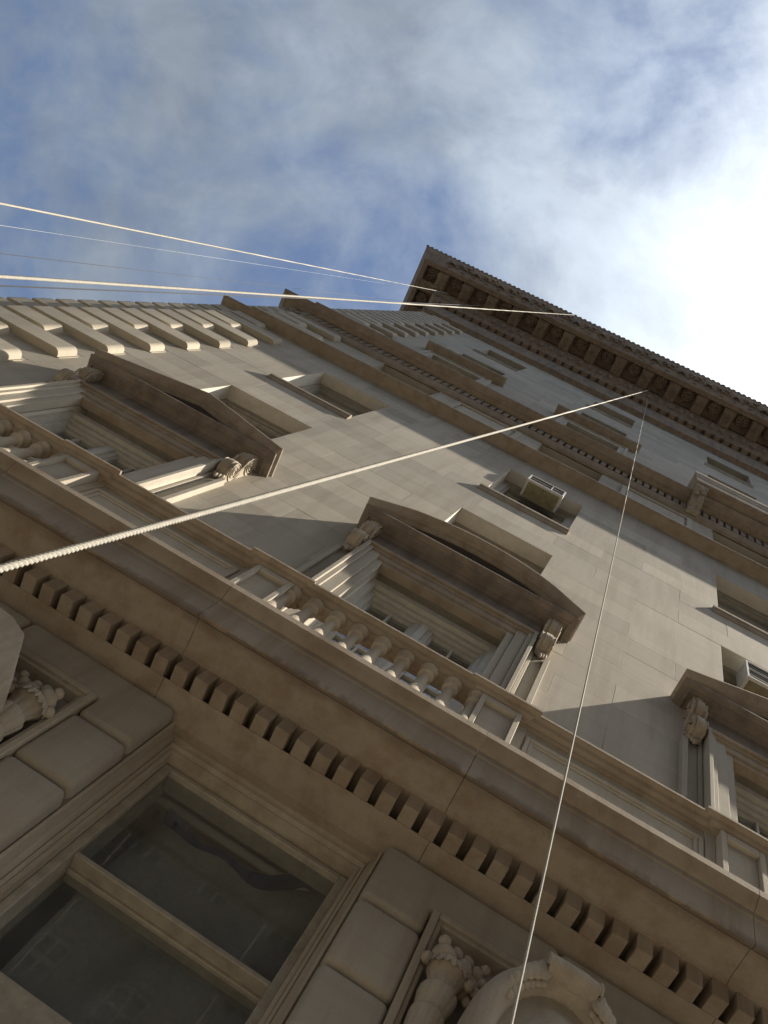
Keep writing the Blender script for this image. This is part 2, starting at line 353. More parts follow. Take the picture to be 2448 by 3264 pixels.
# --- main cornice
PC = [(-0.005, 8.95), (0.0, 8.95), (0.014, 8.968), (0.05, 8.985), (0.055, 8.995), (0.062, 9.105), (0.058, 9.110), (0.064, 9.118), (0.072, 9.20), (0.076, 9.388), (0.074, 9.392), (0.074, 9.464),
      (0.116, 9.466), (0.122, 9.475), (0.15, 9.51), (0.176, 9.57), (0.188, 9.64), (0.200, 9.652), (0.204, 9.80), (0.384, 9.80), (0.386, 9.690), (0.4366, 9.690), (0.440, 9.728), (0.447, 9.735), (0.45, 9.745),
      (0.462, 9.775), (0.485, 9.82), (0.512, 9.86), (0.53, 9.90), (0.536, 9.93), (0.545, 9.936), (0.547, 9.978), (0.53, 9.985), (-0.005, 10.0)]
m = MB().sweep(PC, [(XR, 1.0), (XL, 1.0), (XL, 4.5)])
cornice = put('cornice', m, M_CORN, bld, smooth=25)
# dentils, eggs, modillions, rosettes, leaves, cresting
dt = MB().box(-0.030, 0.030, -0.027, 0.016, 0, 0.0635).mesh('dentil'); dt.materials.append(M_CORN)
x = -2.42
while x < 2.6:
    link('dentil', dt, (x, 0.9095, 9.4), cornice); x += 0.0945
eg = MB().ball((0, 0, 0), (0.032, 0.032, 0.042), 10, 6); eg.ball((0.055, 0.012, 0.0), (0.009, 0.014, 0.045), 6, 4)
eg = eg.mesh('egg', smooth=60); eg.materials.append(M_CORN)
x = -2.46
while x < 2.4:
    link('egg', eg, (x, 0.838, 9.545), cornice); x += 0.1095
def modillion():
    m = MB(); pr = []
    # S scroll seen from the side: (y, z) hanging under the coffers
    for a in range(0, 181, 20): pr.append((0.655-0.022*math.sin(math.radians(a)), 9.672+0.022*math.cos(math.radians(a))*1.0))
    pr += [(0.70, 9.66), (0.75, 9.652), (0.795, 9.650), (0.80, 9.80), (0.63, 9.80)]
    m.ex(pr, -0.050, 0.050)
    m.box(-0.060, 0.060, 0.620, 0.80, 9.690, 9.805)
    m.box(-0.057, 0.057, 0.634, 0.650, 9.647, 9.69)
    for s_ in (-1, 1): m.rings([[(s_*0.050+o_*s_, 0.655+0.020*math.cos(2*math.pi*j/12), 9.672+0.020*math.sin(2*math.pi*j/12)) for j in range(12)] for o_ in (0.0, 0.007)])
    for i in range(5):
        for s_ in (-1, 1): m.ball((s_*(0.012+0.004*(i % 2)), 0.675+0.025*i, 9.654-0.002*i), (0.014, 0.012, 0.006), 6, 4)
    return m
md = modillion().mesh('modillion', (0, 0.7, 9.65), smooth=40); md.materials.append(M_CORN)
ro = MB(); ro.ball((0, 0, 0), (0.016, 0.016, 0.016), 8, 5)
for r_, nn, sz, zz in ((0.030, 7, 0.017, 0.008), (0.050, 9, 0.018, 0.018)):
    for j in range(nn):
        a = 2*math.pi*j/nn; ro.ball((r_*math.cos(a), r_*math.sin(a), zz), (sz, sz, 0.012), 6, 4)
ro.lathe(0, 0, [(0.066, 0.06), (0.066, 0.022), (0.055, 0.016), (0.03, 0.016)], 16)
ro = ro.mesh('rosette', smooth=50); ro.materials.append(M_CORN)
SIM = [(0.447, 9.735), (0.462, 9.775), (0.485, 9.82), (0.512, 9.86), (0.53, 9.90), (0.545, 9.94)]
def on_sima(t_):
    f_ = max(0.0, min(0.999, t_))*5; i_ = int(f_); a_, b_ = SIM[i_], SIM[i_+1]
    return a_[0]+(b_[0]-a_[0])*(f_-i_), a_[1]+(b_[1]-a_[1])*(f_-i_)
def relief(name, spots):
    m_ = MB()
    for x_, t_, rx_, rt_ in spots:
        p_, z_ = on_sima(t_); m_.ball((x_, -(p_-0.45), z_-9.74), (rx_, 0.013, rt_), 8, 5)
    me_ = m_.mesh(name, smooth=60); me_.materials.append(M_CORN); return me_
lf = relief('palmette', [(0.0, 0.55, 0.010, 0.06), (0.016, 0.52, 0.008, 0.05), (-0.016, 0.52, 0.008, 0.05), (0.032, 0.45, 0.009, 0.035), (-0.032, 0.45, 0.009, 0.035), (0.0, 0.15, 0.02, 0.014), (0.045, 0.36, 0.009, 0.02), (-0.045, 0.36, 0.009, 0.02)])
lg = relief('acanthus_leaf', [(-0.07+0.02*i_, 0.30+0.25*math.sin(i_*0.9)**2+0.03*i_, 0.015, 0.022+0.008*(i_ % 3)) for i_ in range(8)]+[(-0.06+0.03*i_, 0.62-0.06*i_, 0.016, 0.018) for i_ in range(5)]+[(0.01, 0.12, 0.03, 0.012), (0.075, 0.75, 0.012, 0.02)])
for i in range(-1, 15):
    xr = -2.372+0.2935*i
    link('rosette', ro, (xr, 0.676, 9.742), cornice)
    xm = -2.225-0.2935+0.2935*(i+1)-0.007
    link('modillion', md, (xm, 0.7, 9.65), cornice)
    link('palmette', lf, (xm, 0.55, 9.74), cornice); link('acanthus_leaf', lg, (xm+0.147, 0.55, 9.74), cornice)
for i in range(1, 4):         # the return along the side street
    c_ = link('rosette', ro, (-2.676, 0.676+0.2935*i, 9.742), cornice)
    c_ = link('modillion', md, (-2.653, 0.53+0.2935*i, 9.65), cornice); c_.rotation_euler = (0, 0, -math.pi/2)
# cresting: small shell antefixes on the top edge
mb = MB(); x = -2.90
while x < 2.3:
    mb.ball((x, 0.455, 9.992), (0.024, 0.012, 0.030), 8, 4); x += 0.0555
mb.box(-2.90, 2.3, 0.4525, 0.47, 9.965, 9.99)
y = 0.50
while y < 2.4:
    mb.ball((-2.898, y, 9.992), (0.012, 0.024, 0.030), 8, 4); y += 0.0555
mb.box(-2.9005, -2.885, 0.472, 2.4, 9.965, 9.99)
put('cresting', mb, M_CRUST, cornice, kind='stuff', smooth=50)

# --- windows in the plain wall
def sash_window(c, z0, z1, pane_y=1.085, blind=None, sill=True, simple=False, wood=M_WOOD):
    w = link('window', None, (c, 1.07, z0), bld)
    m = MB(); h = HW
    m.box(c-h, c-h+0.030, 1.062, 1.115, z0, z1); m.box(c+h-0.030, c+h, 1.062, 1.115, z0, z1)
    m.box(c-h+0.030, c+h-0.030, 1.062, 1.115, z1-0.045, z1); m.box(c-h+0.030, c+h-0.030, 1.062, 1.115, z0, z0+0.03)
    m.box(c-h+0.030, c-h+0.044, 1.070, 1.112, z0+0.03, z1-0.045); m.box(c+h-0.044, c+h-0.030, 1.070, 1.112, z0+0.03, z1-0.045)
    m.box(c-h+0.044, c+h-0.044, 1.070, 1.112, z1-0.066, z1-0.045)
    zm = (z0+z1)/2; m.box(c-h+0.044, c+h-0.044, 1.074, 1.110, zm-0.012, zm+0.012)
    put('frame', m, wood, w)
    put('pane', MB().box(c-h+0.04, c+h-0.04, pane_y, pane_y+0.003, z0+0.02, z1-0.05), M_GLASS, w)
    if blind: put('blind', MB().box(c-h+0.045, c+h-0.045, 1.122, 1.126, z0+(z1-z0)*(1-blind), z1-0.02), M_BLIND, w)
    if sill:
        m = MB().ex([(1.06, z0-0.062), (1.0, z0-0.062), (0.994, z0-0.055), (0.990, z0-0.030), (0.985, z0-0.024), (0.9845, z0-0.004), (0.986, z0-0.002), (1.06, z0+0.004)], c-h-0.028, c+h+0.006)
        put('sill', m, M_TRIM, w, smooth=30)
    return w
for c in CX:
    sash_window(c, *ROWS['A'])
    sash_window(c, *ROWS['B'], blind=1.0 if c < 0 else None)
    sash_window(c, *ROWS['F'], sill=False)
    sash_window(c, *ROWS['C'], sill=False); sash_window(c, *ROWS['D'], blind=0.6)
# windows under the flat hoods
PH = [(-0.01, 6.795), (0.0, 6.795), (0.02, 6.802), (0.055, 6.806), (0.066, 6.812), (0.074, 6.828), (0.0745, 6.838), (-0.01, 6.86)]
for c in CX:
    w = sash_window(c, *ROWS['H'], sill=False)
    if c < 0.5:
        put('hood', MB().sweep(PH, [(c+0.262, 1.02), (c+0.262, 1.0), (c-0.262, 1.0), (c-0.262, 1.02)]), M_TRIM, w, smooth=25)
    m = MB(); z1 = ROWS['H'][1]
    for s_ in (-1, 1):
        a, b = sorted((c+s_*HW, c+s_*(HW+0.062))); m.box(a, b, 0.978, 0.9995, 5.80, z1+0.06)
        a, b = sorted((c+s_*(HW+0.045), c+s_*(HW+0.064))); m.box(a, b, 0.972, 0.9775, 5.80, z1+0.081)
    m.box(c-HW, c+HW, 0.978, 0.9995, z1, z1+0.06); m.box(c-HW-0.045, c+HW+0.045, 0.972, 0.9995, z1+0.061, z1+0.081)
    put('architrave', m, M_WALL, w)
# shallow framed panels between the frieze windows
for c in (-0.802, 0.291):
    m = MB(); a, b, za, zb = c-0.216, c+0.216, 4.95, 5.435; t_ = 0.03
    m.box(a, a+t_, 0.988, 0.9995, za, zb); m.box(b-t_, b, 0.988, 0.9995, za, zb); m.box(a+t_, b-t_, 0.988, 0.9995, zb-t_, zb); m.box(a+t_, b-t_, 0.988, 0.9995, za, za+t_)
    m.box(a+t_+0.012, b-t_-0.012, 0.994, 0.9995, za+t_+0.012, zb-t_-0.02)
    put('frieze_panel', m, M_WALL, bld, bevel=(0.003, 1))

# --- balcony slab on a carved console, right
bal = link('balcony', None, (0.84, 0.9, 5.76), bld)
PB = [(0.0, 5.790), (0.006, 5.800), (0.010, 5.84), (0.013, 5.888), (0.016, 5.893), (0.0165, 5.902), (0.012, 5.906), (0.015, 5.93), (0.021, 5.965), (0.0215, 6.01), (-0.02, 6.02), (-0.02, 5.790)]
put('slab', MB().sweep(PB, [(1.22, 0.995), (1.22, 0.83), (0.456, 0.83), (0.456, 0.995)]).box(0.47, 1.206, 0.844, 0.996, 5.791, 6.015), M_TRIM, bal, smooth=25)
for cxx in (0.495, 1.185):
    m = MB(); pr = [(0.88, 5.789)]
    for a in range(0, 181, 18): pr.append((0.868-0.024*math.sin(math.radians(a)), 5.74+0.04*math.cos(math.radians(a))))
    pr += [(0.888, 5.66), (0.90, 5.62), (0.93, 5.57)]
    for a in range(0, 181, 30): pr.append((0.958-0.014*math.sin(math.radians(a)), 5.528+0.02*math.cos(math.radians(a))))
    pr += [(0.978, 5.51), (0.978, 5.789)]
    m.ex(pr, cxx-0.036, cxx+0.036)
    for i in range(9):
        t_ = i/8; m.ball((cxx+0.022*math.sin(i*2.3), 0.852+0.10*t_, 5.715-0.165*t_), (0.02, 0.014, 0.024), 7, 5)
    for i in range(5): m.ball((cxx-0.03+0.015*i, 0.846, 5.755-0.008*(i % 2)), (0.012, 0.012, 0.030), 7, 5)
    put('console', m, M_CARVE, bal, smooth=45)

# --- pedimented windows
RAKE = [(1.0, 0.0), (0.90, 0.0), (0.897, -0.002), (0.897, -0.008), (0.9025, -0.018), (0.911, -0.027), (0.913, -0.034), (0.925, -0.036), (0.927, -0.045), (0.934, -0.047), (0.936, -0.051), (0.941, -0.0515), (0.9415, -0.042), (1.0, -0.042)]
RAKE_SOFFIT = [(0.942, -0.0425), (1.0, -0.0425), (1.0, -0.054), (0.942, -0.051)]
PHC = [(0.0, 2.640), (0.018, 2.646), (0.030, 2.660), (0.036, 2.676), (0.058, 2.679), (0.060, 2.674), (0.0645, 2.675), (0.068, 2.683), (0.082, 2.689), (0.086, 2.692), (0.0865, 2.700), (0.0, 2.704)]
def console_part(cx, w):
    m = MB(); pr = [(1.0, 2.6745), (0.945, 2.6745)]
    for a in range(30, 171, 14): pr.append((0.972-0.034*math.sin(math.radians(a)), 2.630+0.044*math.cos(math.radians(a))))
    pr += [(0.968, 2.576), (0.962, 2.566)]
    for a in range(20, 181, 16): pr.append((0.972-0.033*math.sin(math.radians(a)), 2.518+0.046*math.cos(math.radians(a))))
    pr += [(0.985, 2.465), (1.0, 2.462)]
    for i in range(3):
        hw = 0.0205; ww = (0.010, 0.021, 0.010)[i]; xa = cx-hw+(0, 0.010, 0.031)[i]
        inset = 0.0 if i == 1 else 0.003
        m.ex([(y+inset if y < 0.99 else y, z) for y, z in pr], xa+0.0003, xa+ww-0.0003)
    for s_ in (-1, 1):
        for (yy, zz, rr) in ((0.972, 2.630, 0.030), (0.972, 2.518, 0.030)):
            for r_ in (1.0, 0.62, 0.3):
                rg = []
                for t_ in [2*math.pi*j/18 for j in range(19)]:
                    rg.append((cx+s_*0.0213, yy+rr*r_*math.cos(t_), zz+rr*1.25*r_*math.sin(t_)))
                m.tube(rg, 0.0022, 5)
        m.tube([(cx+s_*0.0213, 0.945+0.045*t_, 2.60-0.075*t_) for t_ in (0, 0.5, 1)], 0.004, 5)
    for i in range(5): m.ball((cx-0.014+0.007*i, 0.976+0.002*abs(i-2), 2.462-0.012*(2-abs(i-2))), (0.007, 0.008, 0.014), 6, 4)
    return put('console', m, M_CARVE, w, smooth=40)
def pediment_window(c, kind):
    w = link('window', None, (c, 1.0, 1.55), bld); e = 0.381
    # architrave: three stepped bands round the opening
    m = MB(); hi = 0.205; zt = 2.454
    for (a, b, yf, zz) in ((0.0, 0.022, 0.973, 0), (0.0222, 0.054, 0.967, 0), (0.0542, 0.068, 0.961, 0), (0.0682, 0.080, 0.954, 0)):
        for s_ in (-1, 1):
            p, q = sorted((c+s_*(hi+a), c+s_*(hi+b))); m.box(p, q, yf, 1.004, 1.53, zt+b)
    put('architrave', m, M_WALL, w, bevel=(0.0012, 1)); m = MB()
    for (a, b, yf) in ((0.0, 0.022, 0.973), (0.0222, 0.054, 0.967), (0.0542, 0.068, 0.961), (0.0682, 0.080, 0.954)):
        m.box(c-hi-a, c+hi+a, yf, 1.004, zt+a, zt+b)
    put('lintel', m, M_TRIM, w, bevel=(0.0012, 1))  # browner than the jambs: warm bounce from the ground put into the colour
    for s_ in (-1, 1):
        m = MB()
        for (a, b, yf) in ((0.287, 0.298, 0.984), (0.2985, 0.330, 0.991), (0.3305, 0.346, 0.979)):
            p, q = sorted((c+s_*a, c+s_*b)); m.box(p, q, yf, 1.0, 1.53, 2.674 if a < 0.33 else 2.45)
        put('pilaster_strip', m, M_WALL, w, bevel=(0.001, 1))
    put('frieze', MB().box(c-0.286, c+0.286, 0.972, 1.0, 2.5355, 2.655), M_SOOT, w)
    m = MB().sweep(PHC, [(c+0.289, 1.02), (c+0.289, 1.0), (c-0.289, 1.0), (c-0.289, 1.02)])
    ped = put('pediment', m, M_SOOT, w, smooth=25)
    if kind == 'tri': line = [(c-e, 2.728), (c, 2.889), (c+e, 2.728)]; tym = [(c-e+0.03, 2.70), (c+e-0.03, 2.70), (c, 2.84)]
    else:
        hgt = 0.163; rr = (e*e+hgt*hgt)/(2*hgt); ph = math.asin(e/rr)
        line = [(c+rr*math.sin(a), 2.728+rr*math.cos(a)-(rr-hgt)) for a in [-ph+2*ph*i/28 for i in range(29)]]
        tym = [(c-e+0.03, 2.70), (c+e-0.03, 2.70)]+[(x_*0.94+c*0.06, z_-0.03) for x_, z_ in line[::-1]][2:-2]
    def lim(x, y, z): return (x, y, max(z, 2.7005))
    rg = [[lim(x, y, z+h) for y, h in RAKE] for x, z in line]
    def mitre(s_, back): return [lim(c+s_*(e-(y-0.897)), 1.0 if back else y, 2.728+h) for y, h in RAKE]
    inner = [q for q, (x, z) in zip(rg, line) if abs(x-c) < e-0.105]
    put('raking_cornice' if kind == 'tri' else 'curved_cornice', MB().rings([mitre(-1, True), mitre(-1, False)]+inner+[mitre(1, False), mitre(1, True)]), M_TRIM, ped, smooth=25)
    put('tympanum', MB().ey(tym, 0.9965, 1.0), M_SHADE, ped)
    put('soffit', MB().along([(x, z) for x, z in line if abs(x-c) < e-0.06] if kind != 'tri' else [(c-e+0.06, 2.728+0.161*0.06/e), (c, 2.889), (c+e-0.06, 2.728+0.161*0.06/e)], RAKE_SOFFIT), M_SHADE, ped)  # soffit strip coloured black for the shade under the rake
    for s_ in (-1, 1): console_part(c+s_*0.314, w)
    # timber frame and glazing set deep in the opening
    m = MB()
    for s_ in (-1, 1):
        p, q = sorted((c+s_*0.2045, c+s_*0.186)); m.box(p, q, 1.016, 1.06, 1.53, 2.435)
        p, q = sorted((c+s_*0.1858, c+s_*0.170)); m.box(p, q, 1.034, 1.066, 1.53, 2.40)
    m.box(c-0.186, c+0.186, 1.016, 1.062, 2.405, 2.435); m.box(c-0.1858, c+0.1858, 1.030, 1.064, 2.386, 2.4045)
    m.box(c-0.17, c+0.17, 1.040, 1.07, 2.368, 2.3855)
    m.box(c-0.028, c+0.028, 1.044, 1.072, 1.53, 2.3675); m.box(c-0.010, c+0.012, 1.036, 1.0435, 1.53, 2.366)
    put('frame', m, M_WHITE, w)
    m = MB(); g = 0.0035
    for (a, b) in ((-0.170, -0.028), (0.028, 0.170)):
        mid = (a+b)/2
        m.box(c+a, c+a+0.008, 1.050, 1.07, 1.55, 2.366); m.box(c+b-0.008, c+b, 1.050, 1.07, 1.55, 2.366); m.box(c+a, c+b, 1.051, 1.071, 2.352, 2.3665)
        m.box(c+mid-g, c+mid+g, 1.052, 1.069, 1.56, 2.352)
        for i in range(6): m.box(c+a+0.008, c+b-0.008, 1.0525, 1.0685, 1.60+0.118*i, 1.60+0.118*i+0.012)
    put('casement', m, M_WHITE, w)
    for (a, b) in ((-0.170, -0.028), (0.028, 0.170)):
        put('pane', MB().box(c+a+0.004, c+b-0.004, 1.060, 1.062, 1.55, 2.36), M_GLASS, w)
pediment_window(CX[0], 'tri'); pediment_window(CX[1], 'seg'); pediment_window(CX[2], 'tri')

# --- ledge (belt cornice) with dentils
PL = [(0.0, 1.345), (0.018, 1.3535), (0.024, 1.354), (0.042, 1.3575), (0.056, 1.3605), (0.061, 1.3615), (0.061, 1.3632), (0.026, 1.3634), (0.026, 1.4045), (0.097, 1.4047), (0.102, 1.4042), (0.1045, 1.4085), (0.110, 1.4095), (0.155, 1.4115), (0.170, 1.4130), (0.176, 1.406), (0.183, 1.4045), (0.1855, 1.4055), (0.1865, 1.470),
      (0.189, 1.474), (0.1895, 1.487), (0.193, 1.489), (0.199, 1.494), (0.204, 1.502), (0.2085, 1.508), (0.2105, 1.5095), (0.2105, 1.527), (0.208, 1.5295), (0.10, 1.534), (-0.02, 1.536), (-0.02, 1.345)]
ledge = link('ledge', None, (0, 0.9, 1.45), bld)
LJ = [XL, -1.331*0.79-0.523, -1.331*0.79, -0.669*0.79, 0.029*0.79, 0.687*0.79, 0.687*0.79+0.54, 1.65, 2.2, XR]
for a, b in zip(LJ, LJ[1:]):
    put('ledge_stone', MB().sweep(PL, [(b-0.0005, 1.0), (a+0.0005, 1.0)]), M_LEDGE, ledge, smooth=22)
put('ledge_return', MB().sweep(PL, [(XL-0.0008, 1.0), (XL-0.21, 1.0)]).box(XL-0.2, XL, 1.0, 4.0, 1.36, 1.52), M_LEDGE, ledge, smooth=22)
d1 = MB().box(-0.0142, 0.0142, -0.0341, 0.03, 0, 0.0408).mesh('dentil', bevel=(0.0008, 1)); d1.materials.append(M_LEDGE)
pitch = 0.0432; x = -0.734*0.923-pitch*30
while x < 1.35:
    o_ = link('dentil', d1, (x+random.uniform(-0.0006, 0.0006), 0.9388+random.uniform(-0.0008, 0.0008), 1.3636), ledge); o_.rotation_euler = (0, 0, random.uniform(-0.015, 0.015)); x += pitch

# --- balustrade standing on the ledge
bs = link('balustrade', None, (0, 0.87, 1.536), bld)
PRL = [(0.0, 1.776), (0.012, 1.776), (0.014, 1.783), (0.022, 1.788), (0.026, 1.797), (0.0335, 1.799), (0.0362, 1.802), (0.0362, 1.809), (0.034, 1.8125), (0.0, 1.816)]
def rail(x0, x1, yc, name='rail', grow=0.0):
    pr = [(p+grow, z) for p, z in PRL if p > 0]
    full = [(yc-p, z) for p, z in pr]+[(yc+p, z) for p, z in pr[::-1]]
    put(name, MB().ex(full, x0, x1), M_TRIM, bs, smooth=25)
YC = 0.870
bl = MB().lathe(0, 0, [(0.0, 0.0), (0.021, 0.0), (0.021, 0.014), (0.015, 0.017), (0.0145, 0.024), (0.018, 0.030), (0.0225, 0.048), (0.0245, 0.066), (0.0235, 0.084), (0.019, 0.108), (0.0140, 0.138), (0.0112, 0.165), (0.0108, 0.186), (0.0125, 0.192), (0.0175, 0.196), (0.0178, 0.203), (0.0130, 0.206), (0.0135, 0.212), (0.020, 0.219), (0.021, 0.226), (0.0, 0.226)], 18)
blm = bl.mesh('baluster', smooth=40); blm.materials.append(M_CARVE)
def pier(c):
    p = link('pier', None, (c, YC, 1.536), bs); m = MB(); h = 0.046; z0, z1 = 1.534, 1.776; t_ = 0.012
    yf, yb = 0.846, 0.894
    m.box(c-h, c-h+t_, yf, yb, z0, z1); m.box(c+h-t_, c+h, yf, yb, z0, z1); m.box(c-h+t_, c+h-t_, yf, yb, z1-0.02, z1); m.box(c-h+t_, c+h-t_, yf, yb, z0, z0+0.02)
    m.box(c-h+t_, c+h-t_, yf+0.010, yb, z0+0.02, z1-0.02)
    put('shaft', m, M_WALL, p, bevel=(0.0012, 1))
    put('cap', MB().sweep([(p_-0.004, z_+0.0002) for p_, z_ in PRL if p_ > 0]+[(-0.02, 1.8165), (-0.02, 1.7762)], [(c+0.049, 0.905), (c+0.049, 0.862), (c-0.049, 0.862), (c-0.049, 0.905)]).box(c-0.05, c+0.05, 0.862, 0.906, 1.7765, 1.816), M_TRIM, p, smooth=25)
def solid_panel(x0, x1):
    m = MB(); yf, yb = 0.872, 0.895; z0, z1 = 1.534, 1.776
    m.box(x0, x1, yf, yb, z0, z1); a, b = x0+0.026, x1-0.026
    for (i0, d_) in ((0.0, 0.006), (0.010, 0.003)):
        m.box(a+i0, a+i0+0.0095, yf-d_, yf, z0, z1-0.03-i0); m.box(b-i0-0.0095, b-i0, yf-d_, yf, z0, z1-0.03-i0); m.box(a+i0+0.0095, b-i0-0.0095, yf-d_, yf, z1-0.03-i0-0.0095, z1-0.03-i0)
    m.box(x0, a-0.004, yf-0.004, yf, z0, z1); m.box(b+0.004, x1, yf-0.004, yf, z0, z1)
    put('panel', m, M_WALL, bs, bevel=(0.001, 1))
prev = XL-0.15
for c in CX+[1.9315]:
    for s_ in (-1, 1): pier(c+s_*0.2805)
    rail(c-0.2805+0.0535, c+0.2805-0.0535, YC)
    solid_panel(prev, c-0.2805-0.0465); rail(prev if prev < XL else prev+0.007, c-0.2805-0.0535, YC+0.006)
    prev = c+0.2805+0.0465
    if c < 1.5:
        for i in range(9): o_ = link('baluster', blm, (c+0.2275-0.0569*i+random.uniform(-0.0008, 0.0008), 0.868+random.uniform(-0.001, 0.001), 1.55), bs); o_.rotation_euler = (0, 0, random.uniform(0, 6.28))
        put('base_rail', MB().box(c-0.2335, c+0.2335, 0.848, 0.89, 1.534, 1.5505), M_TRIM, bs)

# --- ground storey
gz = [(CX[1]-0.2215, CX[1]+0.2215, 0.62, 1.347), (CX[2]-0.2215, CX[2]+0.2215, 0.62, 1.347), (CX[0]-0.2215, CX[0]+0.2215, 0.62, 1.347)]
panels = [(-0.802-0.214, -0.802+0.214), (0.291-0.214, 0.291+0.214)]
mb = MB(); wall_with_holes(mb, XL, XR, 1.0, 1.10, G0, 1.36, gz)
put('ground_storey_wall', mb, M_RUST, bld)
BZ = [1.348, 1.2005, 1.0455, 0.8905, 0.7355, 0.58]
def pillow(poly, name='rusticated_block'):
    """polygon (x, z) worked up to a cushion face"""
    put(name, MB().ey(poly, 0.9715, 1.0), M_RUST, bld, smooth=60, bevel=(0.0125, 5, lambda e: all(v.co.y < 0 for v in e.verts) or abs(e.verts[0].co.y-e.verts[1].co.y) > 1e-4))
cols = []
for c in CX:
    cols += [(c-0.334, c-0.2225, -1), (c+0.2225, c+0.334, 1)]
for (a, b, s_) in cols:
    for i in range(1, 5):
        pillow([(a, BZ[i+1]+0.003), (b, BZ[i+1]+0.003), (b, BZ[i]-0.003), (a, BZ[i]-0.003)])
for c in (-0.802, 0.291):       # top course: an L shaped stone each side, running over the carved panel
    lo, hi_ = c-0.3245, c+0.3245; pl, pr_ = c-0.2145, c+0.2145
    pillow([(lo, BZ[1]+0.003), (pl, BZ[1]+0.003), (pl, 1.2585), (c-0.001, 1.2585), (c-0.001, BZ[0]), (lo, BZ[0])])
    pillow([(hi_, BZ[1]+0.003), (hi_, BZ[0]), (c+0.001, BZ[0]), (c+0.001, 1.2585), (pr_, 1.2585), (pr_, BZ[1]+0.003)])

# --- big sash window of the ground storey
w = link('window', None, (CX[1], 1.05, 0.62), bld); c = CX[1]
m = MB()
JP = [(0.2215, 1.0005), (0.2185, 0.996), (0.214, 0.998), (0.2125, 1.022), (0.2045, 1.030), (0.2025, 1.028), (0.2005, 1.031), (0.198, 1.034), (0.196, 1.033), (0.1935, 1.0345), (0.190, 1.036), (0.190, 1.050), (0.1905, 1.11), (0.2215, 1.11)]
for s_ in (-1, 1): m.ez([(c+s_*x_, y_) for x_, y_ in JP], 0.62, 1.3465)
HP = [(1.0005, 1.3472), (1.022, 1.3466), (1.028, 1.3455), (1.030, 1.339), (1.028, 1.336), (1.031, 1.333), (1.034, 1.328), (1.033, 1.325), (1.0345, 1.321), (1.036, 1.316), (1.05, 1.316), (1.11, 1.3165), (1.11, 1.3472)]
m.ex(HP, c-0.205, c+0.205)
put('architrave', m, M_CARVE, w, smooth=25)
m = MB()
for s_ in (-1, 1):
    a, b = sorted((c+s_*0.1895, c+s_*0.1745)); m.box(a, b, 1.054, 1.12, 0.62, 1.3115)
m.box(c-0.1745, c+0.1745, 1.054, 1.10, 1.3005, 1.3115)
m.box(c-0.1745, c+0.1745, 1.0585, 1.084, 1.033, 1.0425)
m.box(c-0.1745, c+0.1745, 1.080, 1.11, 0.62, 0.831); m.box(c-0.1745, c+0.1745, 1.0845, 1.11, 1.028, 1.0395)
put('frame', m, M_WOOD, w, bevel=(0.0012, 1))
put('pane', MB().box(c-0.1745, c+0.1745, 1.0665, 1.0685, 1.0427, 1.3003), M_GLASS, w)
put('pane', MB().box(c-0.1745, c+0.1745, 1.092, 1.094, 0.831, 1.0278), M_GLASS, w)
m = MB()                        # the room behind
m.box(c-0.55, c+0.55, 1.121, 1.345, 1.50, 1.52); m.box(c-0.56, c-0.55, 1.121, 1.345, 0.5, 1.5); m.box(c+0.55, c+0.56, 1.121, 1.345, 0.5, 1.5); m.box(c-0.55, c+0.55, 1.345, 1.352, 0.5, 1.5)
m.box(c-0.549, c+0.549, 1.1212, 1.2, 1.40, 1.41); m.ex([(1.345, 1.36), (1.325, 1.37), (1.318, 1.40), (1.29, 1.43), (1.27, 1.47), (1.26, 1.5), (1.345, 1.5)], c-0.549, c+0.549)
put('room_lining', m, M_ROOM, w)
clone(w, (CX[2], 1.05, 0.62), bld); clone(w, (CX[0], 1.05, 0.62), bld)
# draped cloth with a blue border hanging behind the upper sash
def swag(z_of, thick, mat, name, parent=None):
    rg = []
    for i in range(25):
        t_ = -1+2*i/24; x_ = c+0.02+0.172*t_; za, zb = z_of(t_); rip = 0.006*math.sin(9*t_)
        col_ = [(x_, 1.150+rip+0.016*math.sin(j*0.9+t_*4+0.25*j*t_), za+(zb-za)*j/8) for j in range(9)]
        rg.append(col_+[(p[0], p[1]+thick, p[2]) for p in col_[::-1]])
    return put(name, MB().rings(rg), mat, parent, smooth=60)
def drape(t_): return 1.274+2.5*(c+0.02+0.172*t_+0.305)**2
cu = swag(lambda t_: (drape(t_), 0.80), 0.003, M_CLOTH, 'curtain')
tag(cu, 'grey draped curtain with blue top border behind the ground floor sash window', 'curtain')
swag(lambda t_: (drape(t_)+0.018, drape(t_)), 0.005, M_BLUE, 'border', cu)
put('rod', MB().tube([(c-0.2, 1.163, 1.352), (c+0.2, 1.163, 1.352)], 0.009, 12), M_ROOM, cu, smooth=60)

